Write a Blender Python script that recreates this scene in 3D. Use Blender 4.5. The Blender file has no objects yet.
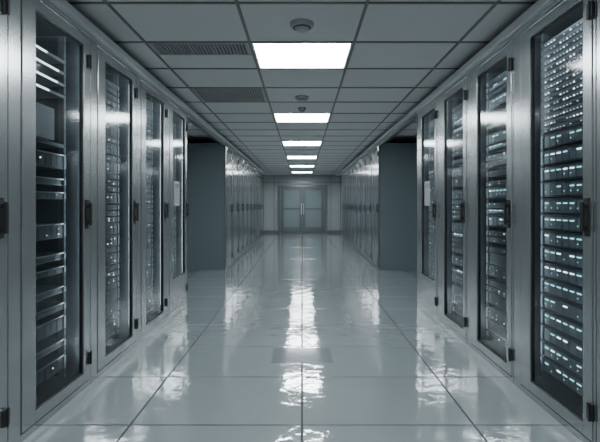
import bpy, math, random
from mathutils import Vector, Matrix

S = bpy.context.scene
COL = S.collection
W = 1.33          # aisle half width (cabinet front plane)
CEIL = 2.326
CW = 0.74         # cabinet width
CH = 2.2
CD = 0.9
WALLX = 2.42
Y_BACK = 16.9
Y_REAR = -3.0

# ------------------------------------------------------------------ materials
def new_mat(name):
    m = bpy.data.materials.new(name); m.use_nodes = True
    nt = m.node_tree
    return m, nt, nt.nodes["Principled BSDF"]

def pbr(name, col, rough=0.5, metal=0.0, spec=0.5, var=0.0, vscale=(3, 3, 3), rvar=0.0, bump=0.0, bscale=60, coat=0.0):
    m, nt, b = new_mat(name)
    b.inputs["Base Color"].default_value = (*col, 1)
    b.inputs["Roughness"].default_value = rough
    b.inputs["Metallic"].default_value = metal
    b.inputs["Specular IOR Level"].default_value = spec
    b.inputs["Coat Weight"].default_value = coat
    tc = nt.nodes.new("ShaderNodeTexCoord")
    if var > 0 or rvar > 0:
        mp = nt.nodes.new("ShaderNodeMapping"); mp.inputs["Scale"].default_value = vscale
        nz = nt.nodes.new("ShaderNodeTexNoise"); nz.inputs["Scale"].default_value = 1.0; nz.inputs["Detail"].default_value = 4
        nt.links.new(tc.outputs["Object"], mp.inputs["Vector"]); nt.links.new(mp.outputs[0], nz.inputs["Vector"])
        if var > 0:
            mr = nt.nodes.new("ShaderNodeMix"); mr.data_type = 'RGBA'
            mr.inputs[6].default_value = (*[c * (1 - var) for c in col], 1)
            mr.inputs[7].default_value = (*[min(1, c * (1 + var)) for c in col], 1)
            nt.links.new(nz.outputs["Fac"], mr.inputs[0]); nt.links.new(mr.outputs[2], b.inputs["Base Color"])
        if rvar > 0:
            mm = nt.nodes.new("ShaderNodeMapRange")
            mm.inputs[3].default_value = max(0.02, rough - rvar); mm.inputs[4].default_value = rough + rvar
            nt.links.new(nz.outputs["Fac"], mm.inputs[0]); nt.links.new(mm.outputs[0], b.inputs["Roughness"])
    if bump > 0:
        n2 = nt.nodes.new("ShaderNodeTexNoise"); n2.inputs["Scale"].default_value = bscale; n2.inputs["Detail"].default_value = 3
        bp = nt.nodes.new("ShaderNodeBump"); bp.inputs["Strength"].default_value = bump; bp.inputs["Distance"].default_value = 0.01
        nt.links.new(tc.outputs["Object"], n2.inputs["Vector"]); nt.links.new(n2.outputs["Fac"], bp.inputs["Height"])
        nt.links.new(bp.outputs[0], b.inputs["Normal"])
    return m

def emit(name, col, strength):
    m, nt, b = new_mat(name)
    b.inputs["Base Color"].default_value = (*col, 1)
    b.inputs["Emission Color"].default_value = (*col, 1)
    b.inputs["Emission Strength"].default_value = strength
    return m

M_STEEL = pbr("satin_steel", (0.42, 0.45, 0.463), 0.24, 0.85, var=0.04, vscale=(40, 40, 0.6))
M_STEEL_D = pbr("dark_steel", (0.18, 0.20, 0.21), 0.28, 0.6, var=0.03, vscale=(40, 40, 0.6))
M_POL = pbr("polished_door_steel", (0.42, 0.455, 0.468), 0.15, 0.92)
M_SIDE = pbr("side_panel_paint", (0.18, 0.23, 0.25), 0.3, 0.3)
M_INNER = pbr("cabinet_interior", (0.08, 0.092, 0.10), 0.5, 0.2)
M_BLACK = pbr("black_plastic", (0.010, 0.011, 0.012), 0.4)
M_CHASSIS = pbr("server_chassis", (0.17, 0.19, 0.205), 0.4, 0.3, var=0.15, vscale=(8, 8, 30))
M_BEZEL = pbr("server_bezel", (0.40, 0.44, 0.46), 0.35, 0.3, var=0.15, vscale=(20, 20, 20))
M_WHITEBOX = pbr("appliance_white", (0.7, 0.74, 0.76), 0.45)
M_RAIL = pbr("rail_aluminium", (0.70, 0.73, 0.745), 0.28, 0.75)
M_CEIL = pbr("ceiling_tile", (0.51, 0.525, 0.53), 0.8, var=0.04, vscale=(1.5, 1.5, 1.5), bump=0.12, bscale=180)
M_TBAR = pbr("ceiling_t_bar", (0.14, 0.145, 0.15), 0.5, 0.2)
M_PLENUM = pbr("plenum_black", (0.02, 0.02, 0.02), 0.9)
M_WALL = pbr("wall_paint", (0.31, 0.345, 0.358), 0.5, var=0.05)
M_FGAP = pbr("floor_joint", (0.012, 0.014, 0.016), 0.6)
M_GRILLE = pbr("vent_grille_metal", (0.30, 0.31, 0.315), 0.5, 0.2)
M_DOOR = pbr("door_paint", (0.12, 0.145, 0.155), 0.35, 0.3)
M_DGLASS = pbr("door_frosted_glass", (0.19, 0.24, 0.26), 0.12, 0.0)
M_PLAST = pbr("detector_plastic", (0.34, 0.35, 0.355), 0.45)
M_PAPER = pbr("sign_paper", (0.36, 0.385, 0.40), 0.6)
M_LIGHT = emit("light_diffuser", (0.93, 0.983, 1.0), 31.0)
M_LEDW = emit("led_white", (0.78, 0.93, 1.0), 4.5)
M_LEDT = emit("led_teal", (0.42, 0.82, 0.90), 2.2)
M_LEDD = emit("led_dim", (0.50, 0.66, 0.74), 1.3)
M_BAR = emit("bright_stripe", (0.84, 0.94, 1.0), 4.0)  # emissive stripes along the upper shelf fronts
M_FILL = emit("added_fill_strip", (0.80, 0.92, 1.0), 10.0)  # hidden fill emitters, added to brighten the cabinet interiors

# floor material: glossy vinyl with soft waviness
def floor_mat():
    m, nt, b = new_mat("floor_gloss_tile")
    tc = nt.nodes.new("ShaderNodeTexCoord")
    n1 = nt.nodes.new("ShaderNodeTexNoise"); n1.inputs["Scale"].default_value = 1.1; n1.inputs["Detail"].default_value = 5
    nt.links.new(tc.outputs["Object"], n1.inputs["Vector"])
    mix = nt.nodes.new("ShaderNodeMix"); mix.data_type = 'RGBA'
    mix.inputs[6].default_value = (0.255, 0.30, 0.315, 1); mix.inputs[7].default_value = (0.305, 0.35, 0.365, 1)
    nt.links.new(n1.outputs["Fac"], mix.inputs[0]); nt.links.new(mix.outputs[2], b.inputs["Base Color"])
    mr = nt.nodes.new("ShaderNodeMapRange"); mr.inputs[3].default_value = 0.05; mr.inputs[4].default_value = 0.11
    nt.links.new(n1.outputs["Fac"], mr.inputs[0]); nt.links.new(mr.outputs[0], b.inputs["Roughness"])
    n2 = nt.nodes.new("ShaderNodeTexNoise"); n2.inputs["Scale"].default_value = 8; n2.inputs["Detail"].default_value = 4
    nt.links.new(tc.outputs["Object"], n2.inputs["Vector"])
    bp = nt.nodes.new("ShaderNodeBump"); bp.inputs["Strength"].default_value = 0.14; bp.inputs["Distance"].default_value = 0.02
    nt.links.new(n2.outputs["Fac"], bp.inputs["Height"]); nt.links.new(bp.outputs[0], b.inputs["Normal"])
    b.inputs["Specular IOR Level"].default_value = 1.0
    b.inputs["Coat Weight"].default_value = 1.0
    b.inputs["Coat IOR"].default_value = 2.1
    b.inputs["Coat Roughness"].default_value = 0.04
    nt.links.new(bp.outputs[0], b.inputs["Coat Normal"])
    return m
M_FLOOR = floor_mat()

def glass_mat():
    m = bpy.data.materials.new("door_tinted_glass"); m.use_nodes = True
    nt = m.node_tree; nt.nodes.clear()
    out = nt.nodes.new("ShaderNodeOutputMaterial")
    tr = nt.nodes.new("ShaderNodeBsdfTransparent"); tr.inputs[0].default_value = (0.82, 0.86, 0.88, 1)
    gl = nt.nodes.new("ShaderNodeBsdfGlossy"); gl.inputs["Roughness"].default_value = 0.10
    gl.inputs["Color"].default_value = (0.88, 0.93, 0.95, 1)
    fr = nt.nodes.new("ShaderNodeFresnel"); fr.inputs["IOR"].default_value = 1.8
    mx = nt.nodes.new("ShaderNodeMixShader")
    nt.links.new(fr.outputs[0], mx.inputs[0]); nt.links.new(tr.outputs[0], mx.inputs[1]); nt.links.new(gl.outputs[0], mx.inputs[2])
    nt.links.new(mx.outputs[0], out.inputs[0])
    return m
M_GLASS = glass_mat()

# ------------------------------------------------------------------ mesh builder
class MB:
    def __init__(s): s.v = []; s.f = []; s.mi = []; s.mats = []
    def m(s, mat):
        if mat not in s.mats: s.mats.append(mat)
        return s.mats.index(mat)
    def box(s, x0, x1, y0, y1, z0, z1, mat):
        b = len(s.v)
        s.v += [(x0, y0, z0), (x1, y0, z0), (x1, y1, z0), (x0, y1, z0), (x0, y0, z1), (x1, y0, z1), (x1, y1, z1), (x0, y1, z1)]
        s.f += [tuple(b + i for i in q) for q in ((0, 3, 2, 1), (4, 5, 6, 7), (0, 1, 5, 4), (1, 2, 6, 5), (2, 3, 7, 6), (3, 0, 4, 7))]
        s.mi += [s.m(mat)] * 6
    def quad(s, pts, mat):
        b = len(s.v); s.v += pts; s.f.append(tuple(range(b, b + len(pts)))); s.mi.append(s.m(mat))
    def lathe(s, prof, cx, cy, mat, n=32):
        b = len(s.v)
        for r, z in prof:
            for i in range(n):
                a = 2 * math.pi * i / n
                s.v.append((cx + r * math.cos(a), cy + r * math.sin(a), z))
        for k in range(len(prof) - 1):
            for i in range(n):
                j = (i + 1) % n
                s.f.append((b + k * n + i, b + (k + 1) * n + i, b + (k + 1) * n + j, b + k * n + j)); s.mi.append(s.m(mat))
    def mesh(s, name):
        me = bpy.data.meshes.new(name); me.from_pydata(s.v, [], s.f)
        for m in s.mats: me.materials.append(m)
        me.polygons.foreach_set("material_index", s.mi); me.update()
        return me

def obj(name, me, parent=None, bevel=0.0):
    o = bpy.data.objects.new(name, me); COL.objects.link(o)
    if parent: o.parent = parent
    if bevel:
        md = o.modifiers.new("bevel", 'BEVEL'); md.width = bevel; md.segments = 2; md.limit_method = 'ANGLE'
    return o
def empty(name, loc=(0, 0, 0), rz=0.0):
    e = bpy.data.objects.new(name, None); e.location = loc; e.rotation_euler = (0, 0, rz); e.empty_display_size = 0.1
    COL.objects.link(e); return e

# ------------------------------------------------------------------ room shell
mb = MB()
rows_f = [2.15 + 0.6 * k for k in range(-9, 26)]
cols_f = [-WALLX, -1.76, -0.88, 0.0, 0.88, 1.76, WALLX]
g = 0.0055
VX, VY0, VY1 = 0.225, 3.0, 3.31     # floor access plate
for i in range(len(rows_f) - 1):
    y0, y1 = max(rows_f[i], Y_REAR), min(rows_f[i + 1], Y_BACK)
    if y1 - y0 < 0.02: continue
    for j in range(len(cols_f) - 1):
        mb.box(cols_f[j] + g, cols_f[j + 1] - g, y0 + g, y1 - g, -0.03, 0.0, M_FLOOR)
floor = obj("floor", mb.mesh("floor"), bevel=0.001)
mb = MB(); mb.box(-WALLX, WALLX, Y_REAR, Y_BACK, -0.08, -0.012, M_FGAP)
obj("subfloor", mb.mesh("subfloor"), floor)

mb = MB(); mb.box(-WALLX - 0.12, -WALLX, Y_REAR, Y_BACK, -0.08, 2.6, M_WALL); obj("wall_left", mb.mesh("wall_left"))
mb = MB(); mb.box(WALLX, WALLX + 0.12, Y_REAR, Y_BACK, -0.08, 2.6, M_WALL); obj("wall_right", mb.mesh("wall_right"))
mb = MB(); mb.box(-WALLX - .12, WALLX + .12, Y_REAR - 0.12, Y_REAR, -0.08, 2.6, M_WALL); obj("wall_front", mb.mesh("wall_front"))
DX0, DX1, DH = -0.88, 0.92, 1.86
mb = MB(); mb.box(-WALLX - .12, WALLX + .12, Y_BACK, Y_BACK + 0.15, -0.08, 2.6, M_WALL); obj("wall_back", mb.mesh("wall_back"))
for n, a, b_ in (("baseboard_back", -WALLX, DX0 - 0.08), ("baseboard_back", DX1 + 0.08, WALLX)):
    mb = MB(); mb.box(a, b_, Y_BACK - 0.015, Y_BACK, 0, 0.1, M_STEEL_D); obj(n, mb.mesh(n))
mb = MB()
for x in (-1.55, -1.12, 1.16, 1.55):
    mb.box(x - 0.012, x + 0.012, Y_BACK - 0.012, Y_BACK, 0.1, CEIL, M_STEEL_D)
mb.box(-WALLX, WALLX, Y_BACK - 0.02, Y_BACK, 2.02, 2.05, M_STEEL_D)
obj("trim_back", mb.mesh("trim_back"))

# double door (surface mounted frame)
d = empty("door_1", (0, Y_BACK - 0.071, 0))
mb = MB()
mb.box(DX0 - 0.06, DX0 + 0.03, -0.03, 0.07, 0, DH + 0.06, M_STEEL_D)
mb.box(DX1 - 0.03, DX1 + 0.06, -0.03, 0.07, 0, DH + 0.06, M_STEEL_D)
mb.box(DX0 + 0.03, DX1 - 0.03, -0.03, 0.07, DH - 0.02, DH + 0.06, M_STEEL_D)
obj("door_casing", mb.mesh("door_casing"), d, 0.004)
mid = (DX0 + DX1) / 2
for nm, a, b_, hx in (("leaf_left", DX0 + 0.035, mid - 0.004, mid - 0.05), ("leaf_right", mid + 0.004, DX1 - 0.035, mid + 0.05)):
    mb = MB()
    z0, z1 = 0.01, DH - 0.025
    mb.box(a, a + 0.12, 0.02, 0.065, z0, z1, M_DOOR); mb.box(b_ - 0.12, b_, 0.02, 0.065, z0, z1, M_DOOR)
    mb.box(a + .12, b_ - .12, 0.02, 0.065, z0, 0.24, M_DOOR); mb.box(a + .12, b_ - .12, 0.02, 0.065, z1 - 0.13, z1, M_DOOR)
    mb.box(a + .12, b_ - .12, 0.02, 0.065, 0.95, 1.01, M_DOOR)
    mb.box(a + .12, b_ - .12, 0.038, 0.046, 0.24, z1 - .13, M_DGLASS)
    mb.box(hx - 0.012, hx + 0.012, -0.03, -0.012, 0.75, 1.2, M_RAIL)
    for zz in (0.78, 1.15): mb.box(hx - 0.008, hx + 0.008, -0.015, 0.022, zz, zz + 0.02, M_RAIL)
    obj(nm, mb.mesh(nm), d, 0.003)

# ------------------------------------------------------------------ ceiling
rows_c = [3.09 + 0.6 * k for k in range(-11, 24)]
cols_c = [-WALLX, -1.925, -1.155, -0.385, 0.385, 1.155, 1.925, WALLX]
mb = MB(); lights = []; vents = []
for i in range(len(rows_c) - 1):
    k = i - 11
    y0, y1 = max(rows_c[i], Y_REAR), min(rows_c[i + 1], Y_BACK)
    if y1 - y0 < 0.05: continue
    for j in range(len(cols_c) - 1):
        x0, x1 = cols_c[j], cols_c[j + 1]
        if j == 3 and k % 4 == 0 and y1 - y0 > 0.5: lights.append((x0, x1, y0, y1)); continue
        if j == 2 and k == 0:
            vents.append((x0, x1, y0, y0 + 0.27)); y0b = y0 + 0.27
            mb.box(x0 + .002, x1 - .002, y0b + .01, y1 - .002, CEIL, CEIL + 0.02, M_CEIL); continue
        if j == 2 and k == 2: vents.append((x0, x1, y0, y1)); continue
        mb.box(x0 + .002, x1 - .002, y0 + .002, y1 - .002, CEIL, CEIL + 0.02, M_CEIL)
ceil = obj("ceiling", mb.mesh("ceiling"), bevel=0.002)
mb = MB()
for x in cols_c[1:-1]: mb.box(x - 0.010, x + 0.010, Y_REAR, Y_BACK, CEIL - 0.006, CEIL + 0.02, M_TBAR)
for y in rows_c:
    if Y_REAR < y < Y_BACK - 0.03:
        for j in range(len(cols_c) - 1):
            mb.box(cols_c[j] + 0.0101, cols_c[j + 1] - 0.0101, y - 0.010, y + 0.010, CEIL - 0.006, CEIL + 0.02, M_TBAR)
obj("t_bar_grid", mb.mesh("t_bar_grid"), ceil)
mb = MB(); mb.box(-WALLX, WALLX, Y_REAR, Y_BACK, CEIL + 0.12, CEIL + 0.15, M_PLENUM); obj("plenum_deck", mb.mesh("plenum_deck"), ceil)

for (x0, x1, y0, y1) in lights:
    e = empty("ceiling_light_panel", ((x0 + x1) / 2, (y0 + y1) / 2, CEIL))
    hx, hy = (x1 - x0) / 2 - 0.012, (y1 - y0) / 2 - 0.012
    mb = MB(); t = 0.012
    mb.box(-hx, -hx + t, -hy, hy, -0.004, 0.05, M_RAIL); mb.box(hx - t, hx, -hy, hy, -0.004, 0.05, M_RAIL)
    mb.box(-hx + t, hx - t, -hy, -hy + t, -0.004, 0.05, M_RAIL); mb.box(-hx + t, hx - t, hy - t, hy, -0.004, 0.05, M_RAIL)
    for q in range(1, 4):
        xx = -hx + 2 * hx * q / 4; mb.box(xx - 0.0015, xx + 0.0015, -hy + t, hy - t, 0.0, 0.004, M_RAIL)
    for q in range(1, 3):
        yy = -hy + 2 * hy * q / 3; mb.box(-hx + t, hx - t, yy - 0.0015, yy + 0.0015, 0.0, 0.004, M_RAIL)
    obj("frame", mb.mesh("light_frame"), e)
    mb = MB(); mb.box(-hx + t, hx - t, -hy + t, hy - t, 0.006, 0.012, M_LIGHT); obj("diffuser", mb.mesh("diffuser"), e)

for (x0, x1, y0, y1) in vents:
    e = empty("air_vent_grille", ((x0 + x1) / 2, (y0 + y1) / 2, CEIL))
    hx, hy = (x1 - x0) / 2 - 0.012, (y1 - y0) / 2 - 0.012
    mb = MB()
    mb.box(-hx, -hx + .02, -hy, hy, -0.006, 0.03, M_GRILLE); mb.box(hx - .02, hx, -hy, hy, -0.006, 0.03, M_GRILLE)
    mb.box(-hx + .02, hx - .02, -hy, -hy + .02, -0.006, 0.03, M_GRILLE); mb.box(-hx + .02, hx - .02, hy - .02, hy, -0.006, 0.03, M_GRILLE)
    n = int((hx * 2) / 0.026)
    for q in range(1, n):
        xx = -hx + q * 2 * hx / n; mb.box(xx - 0.0075, xx + 0.0075, -hy + .02, hy - .02, -0.003, 0.012, M_GRILLE)
    mb.box(-hx, hx, -hy, hy, 0.04, 0.045, M_PLENUM)
    obj("louvres", mb.mesh("louvres"), e)

def detector(name, y, r, h):
    mb = MB()
    prof = [(0.001, -h), (r * 0.45, -h), (r * 0.55, -h * 0.88), (r * 0.6, -h * 0.62), (r * 0.85, -h * 0.55), (r, -h * 0.35), (r, 0.0)]
    mb.lathe([(a, b) for a, b in prof], 0, 0, M_PLAST)
    mb.lathe([(r * 0.62, -h * 0.64), (r * 0.66, -h * 0.70), (r * 0.78, -h * 0.60)], 0, 0, M_BLACK)
    o = obj(name, mb.mesh(name)); o.location = (0, y, CEIL)
    for p in o.data.polygons: p.use_smooth = True
detector("smoke_detector", 2.78, 0.078, 0.05)
detector("smoke_detector", 4.66, 0.075, 0.05)
detector("sprinkler_head", 5.18, 0.05, 0.06)

# ------------------------------------------------------------------ cabinet meshes
def carcass(solid=False):
    mb = MB(); fr = M_STEEL_D if solid else M_STEEL
    mb.box(0, 0.02, 0.03, CD, 0, CH, M_SIDE); mb.box(CW - 0.02, CW, 0.03, CD, 0, CH, M_SIDE)
    mb.box(0.02, CW - 0.02, CD - 0.02, CD, 0, CH, M_INNER)
    mb.box(0.02, CW - 0.02, 0.03, CD - 0.02, CH - 0.02, CH, M_INNER)
    mb.box(0.02, CW - 0.02, 0.03, CD - 0.02, 0.04, 0.06, M_INNER)
    mb.box(0.02, CW - 0.02, 0.02, 0.03, 0, 0.04, M_BLACK)
    # front posts and header
    mb.box(0.003, 0.085, 0.0, 0.03, 0.0, CH, fr); mb.box(CW - 0.018, CW - 0.003, 0.0, 0.03, 0.0, CH, fr)
    mb.box(0.085, CW - 0.018, 0.0, 0.03, 2.165, CH, fr)
    mb.box(0.085, CW - 0.018, 0.0, 0.03, 0.0, 0.035, fr)
    # black liners just inside
    mb.box(0.0201, 0.022, 0.035, CD - .03, 0.06, CH - .03, M_INNER); mb.box(CW - 0.022, CW - 0.0201, 0.035, CD - .03, 0.06, CH - .03, M_INNER)
    if not solid:   # added fill strips hidden behind posts and header, to brighten the equipment
        for c in (0.040, CW - 0.040):
            mb.box(c - 0.012, c + 0.012, 0.034, 0.042, 0.15, 2.1, M_STEEL_D)
            mb.box(c - 0.008, c + 0.008, 0.042, 0.044, 0.16, 2.09, M_FILL)
        mb.box(0.10, CW - 0.10, 0.040, 0.058, 2.165, 2.178, M_FILL)
    return mb.mesh("carcass_solid" if solid else "carcass")

def door(kind):
    mb = MB(); x0, x1, z0, z1 = 0.092, CW - 0.022, 0.042, 2.158
    gx0, gx1, gz0, gz1 = 0.195, CW - 0.085, 0.10, 2.10
    if kind == "low": gz0 = 0.36
    s = M_STEEL if kind != "solid" else M_POL
    y0, y1 = -0.004, 0.026
    mb.box(x0, gx0, y0, y1, z0, z1, s); mb.box(gx1, x1, y0, y1, z0, z1, s)
    mb.box(gx0, gx1, y0, y1, z0, gz0, s); mb.box(gx0, gx1, y0, y1, gz1, z1, s)
    # gasket
    q = 0.008
    mb.box(gx0, gx0 + q, 0.004, 0.022, gz0, gz1, M_BLACK); mb.box(gx1 - q, gx1, 0.004, 0.022, gz0, gz1, M_BLACK)
    mb.box(gx0 + q, gx1 - q, 0.004, 0.022, gz0, gz0 + q, M_BLACK); mb.box(gx0 + q, gx1 - q, 0.004, 0.022, gz1 - q, gz1, M_BLACK)
    if kind == "solid":
        mb.box(gx0 + q, gx1 - q, -0.001, 0.02, gz0 + q, gz1 - q, M_POL)
    return mb.mesh("door_frame_" + kind)

def glass(kind):
    gz0 = 0.36 if kind == "low" else 0.10
    mb = MB(); a, b, z0, z1 = 0.20, CW - 0.09, gz0 + .004, 2.096
    mb.quad([(a, 0.012, z0), (b, 0.012, z0), (b, 0.012, z1), (a, 0.012, z1)], M_GLASS)
    return mb.mesh("glass_" + kind)

def hardware():
    mb = MB()
    hx = CW - 0.052
    mb.box(hx - 0.016, hx + 0.016, -0.010, -0.004, 0.98, 1.16, M_BLACK)
    mb.box(hx - 0.010, hx + 0.010, -0.034, -0.022, 1.0, 1.14, M_BLACK)
    mb.box(hx - 0.008, hx + 0.008, -0.023, -0.009, 1.01, 1.03, M_BLACK); mb.box(hx - 0.008, hx + 0.008, -0.023, -0.009, 1.11, 1.13, M_BLACK)
    for z in (0.14, 1.98):
        mb.box(CW - 0.045, CW - 0.006, -0.014, -0.0045, z, z + 0.075, M_BLACK)
        mb.box(CW - 0.030, CW - 0.018, -0.020, -0.014, z - 0.006, z + 0.081, M_BLACK)
    return mb.mesh("handle_and_hinges")

EX0, EX1, EY = 0.125, 0.645, 0.11
def rails(mb):
    for a in (EX0 - 0.025, EX1 + 0.002):
        mb.box(a, a + 0.022, EY + 0.004, EY + 0.04, 0.08, 2.15, M_CHASSIS)
        z = 0.1
        while z < 2.13:
            mb.box(a + 0.007, a + 0.015, EY + 0.0025, EY + 0.004, z, z + 0.010, M_BLACK); z += 0.0445
def unit(mb, z, h, rnd, style):
    face = M_BEZEL if style in ("bright", "shelf") else M_CHASSIS
    mb.box(EX0, EX1, EY, EY + 0.55, z, z + h - 0.004, M_CHASSIS)
    mb.box(EX0 + 0.002, EX0 + 0.022, EY - 0.012, EY, z + .004, z + h - 0.010, M_BEZEL)
    mb.box(EX1 - 0.022, EX1 - 0.002, EY - 0.012, EY, z + .004, z + h - 0.010, M_BEZEL)
    if style == "blank":
        mb.box(EX0 + .03, EX1 - .03, EY - 0.003, EY, z + 0.003, z + 0.007, M_BEZEL); return
    nb = 8 if h > 0.06 else 6
    w = (EX1 - EX0 - 0.06) / nb
    for i in range(nb):
        a = EX0 + 0.03 + i * w
        mb.box(a + .003, a + w - .003, EY - 0.006, EY, z + 0.008, z + h - 0.016, face)
        if style == "bright":
            if rnd.random() < .7:
                mb.box(a + .008, a + w - .016, EY - 0.008, EY - 0.006, z + h * 0.60, z + h * 0.60 + 0.006, M_LEDT if rnd.random() < .75 else M_LEDW)
            if rnd.random() < .5:
                mb.box(a + .010, a + .018, EY - 0.008, EY - 0.006, z + h * 0.3, z + h * 0.3 + 0.006, M_LEDD)
        elif style == "led":
            for t in (0.25, 0.6):
                if rnd.random() < .42:
                    mb.box(a + .012, a + .020, EY - 0.008, EY - 0.006, z + h * t, z + h * t + 0.006, rnd.choice([M_LEDW, M_LEDT, M_LEDD, M_LEDD]))
        elif style == "few":
            if rnd.random() < .22:
                mb.box(a + .012, a + .020, EY - 0.008, EY - 0.006, z + h * .5, z + h * .5 + 0.006, rnd.choice([M_LEDW, M_LEDD]))

def dotrows(mb, z0, z1, step, n, rnd, dens):
    z = z0
    mb.box(EX0, EX1, EY, EY + 0.4, z0 - 0.01, z1, M_CHASSIS)
    while z < z1 - 0.01:
        mb.box(EX0 + .02, EX1 - .02, EY - 0.002, EY, z + 0.010, z + 0.020, M_BEZEL)
        for i in range(n):
            if rnd.random() < dens:
                a = EX0 + 0.03 + (EX1 - EX0 - 0.06) * i / n
                mb.box(a, a + 0.009, EY - 0.003, EY, z, z + 0.005, M_LEDD if rnd.random() < .65 else M_LEDW)
        z += step

def equip(kind, seed):
    rnd = random.Random(seed); mb = MB(); rails(mb)
    if kind == "sparse":
        for z in (1.98, 1.91, 1.84, 1.77):      # patch shelves with bright emissive front stripes
            mb.box(EX0, EX1, EY, EY + 0.35, z, z + 0.018, M_CHASSIS)
            mb.box(EX0 + 0.05, EX0 + rnd.uniform(.32, .48), EY - 0.004, EY, z + 0.004, z + 0.011, M_BAR)
        mb.box(EX0 + 0.03, EX1 - 0.12, EY - 0.01, EY + 0.3, 1.50, 1.68, M_WHITEBOX)
        mb.box(EX0, EX1, EY, EY + .4, 1.47, 1.49, M_CHASSIS)
        for z, h, st in ((1.34, .088, "few"), (1.24, .044, "blank"), (1.16, .044, "few"), (0.93, .088, "led"), (0.80, .044, "blank"),
                         (0.72, .044, "few"), (0.60, .044, "blank"), (0.50, .044, "few"), (0.38, .088, "few"), (0.28, .044, "blank"), (0.14, .088, "few")):
            unit(mb, z, h, rnd, st)
            mb.box(EX0 + .02, EX1 - .02, EY - 0.010, EY - 0.0, z + h - 0.008, z + h - 0.002, M_RAIL)
    elif kind == "bright":
        dotrows(mb, 1.56, 2.08, 0.036, 16, rnd, 0.8)
        z = 0.14
        while z < 1.50:
            unit(mb, z, 0.088, rnd, "bright"); z += 0.094
    elif kind == "mixed":
        z = 0.12
        while z < 2.04:
            h = rnd.choice([.044, .044, .088]); st = rnd.choice(["led", "led", "few", "bright", "blank"])
            unit(mb, z, h, rnd, st); z += h + rnd.choice([0.003, 0.003, 0.03])
    elif kind == "led":
        z = 0.12
        while z < 2.04:
            h = rnd.choice([.044, .044, .088]); st = rnd.choice(["led", "led", "few", "led", "blank"])
            unit(mb, z, h, rnd, st); z += h + 0.003
    return mb.mesh("equipment_%s_%d" % (kind, seed))

ME_CAR = carcass(); ME_CARS = carcass(True); ME_HW = hardware()
ME_DOOR = {k: door(k) for k in ("glass", "low", "solid")}
ME_GL = {k: glass(k) for k in ("glass", "low")}
EQ = {}
def cabinet(side, ynear, dk, ek=None, seed=0, sign=False):
    if side < 0: e = empty("server_cabinet", (-W, ynear, 0), math.pi / 2)
    else: e = empty("server_cabinet", (W, ynear + CW, 0), -math.pi / 2)
    obj("carcass", ME_CARS if dk == "solid" else ME_CAR, e, 0.003)
    obj("door_frame", ME_DOOR[dk], e, 0.003)
    obj("handle_and_hinges", ME_HW, e, 0.002)
    if dk != "solid":
        obj("glass", ME_GL[dk], e)
        if (ek, seed) not in EQ: EQ[(ek, seed)] = equip(ek, seed)
        obj("equipment", EQ[(ek, seed)], e)
    if sign:
        mb = MB(); mb.box(0.28, 0.46, 0.006, 0.010, 1.12, 1.38, M_PAPER)
        mb.box(0.31, 0.43, 0.004, 0.006, 1.31, 1.35, M_STEEL_D)
        for i in range(5): mb.box(0.31, 0.43, 0.004, 0.006, 1.15 + i * 0.03, 1.158 + i * 0.03, M_STEEL_D)
        obj("notice_sheet", mb.mesh("notice"), e)

Y1 = 1.90
for side, kinds in ((-1, [("led", 5), ("mixed", 6), ("sparse", 1), ("led", 2), ("led", 3), ("led", 4)]),
                    (1, [("led", 5), ("mixed", 6), ("bright", 11), ("mixed", 12), ("mixed", 13), ("led", 14)])):
    for i, (k, s) in enumerate(kinds):
        y = Y1 + (i - 2) * CW
        last = i == 5
        cabinet(side, y, "low" if last else "glass", k, s, sign=(last))
    for i in range(9):
        cabinet(side, 7.28 + i * CW, "solid")

# top rails (fascia along the tops of the rows, bridging the gap)
for nm, s in (("trim_1", -1), ("trim_2", 1)):
    mb = MB()
    xa, xb = sorted((s * (W - 0.030), s * (W + 0.06)))
    mb.box(xa, xb, Y1 - 2 * CW, 7.28 + 9 * CW, CH + 0.001, CH + 0.055, M_RAIL)
    xa, xb = sorted((s * (W + 0.0), s * (W + 0.06)))
    mb.box(xa, xb, Y1 + 4 * CW + .002, 7.28 - .002, CH - 0.05, CH + 0.001, M_STEEL_D)
    obj(nm, mb.mesh(nm), bevel=0.004)

# floor access plate: inset glossy tile, finely scored
mb = MB()
M_PFR = pbr("plate_frame", (0.20, 0.235, 0.25), 0.12, 0.1, spec=1.0)
mb.box(-VX, VX, VY0, VY1, 0.0, 0.0015, M_PFR)
M_PLATE = pbr("plate_metal", (0.17, 0.205, 0.22), 0.10, 0.1, spec=1.0)
for i in range(12):
    for j in range(8):
        a = -VX + 0.010 + i * (2 * VX - 0.018) / 12; b_ = VY0 + 0.010 + j * (VY1 - VY0 - 0.018) / 8
        mb.box(a, a + 0.0345, b_, b_ + 0.0345, 0.0015, 0.002, M_PLATE)
obj("floor_access_plate", mb.mesh("floor_access_plate"))

# ------------------------------------------------------------------ world, camera
w = bpy.data.worlds.new("World"); S.world = w; w.use_nodes = True
w.node_tree.nodes["Background"].inputs[0].default_value = (0.02, 0.025, 0.03, 1)
w.node_tree.nodes["Background"].inputs[1].default_value = 0.5

cam = bpy.data.cameras.new("camera"); co = bpy.data.objects.new("camera", cam); COL.objects.link(co)
co.location = (0, 0, 1.126); co.rotation_euler = (math.pi / 2, 0, 0)
cam.sensor_width = 36; cam.lens = 420 / 600 * 36
cam.shift_x = -2 / 600; cam.shift_y = -16 / 600
cam.clip_start = 0.02
S.camera = co
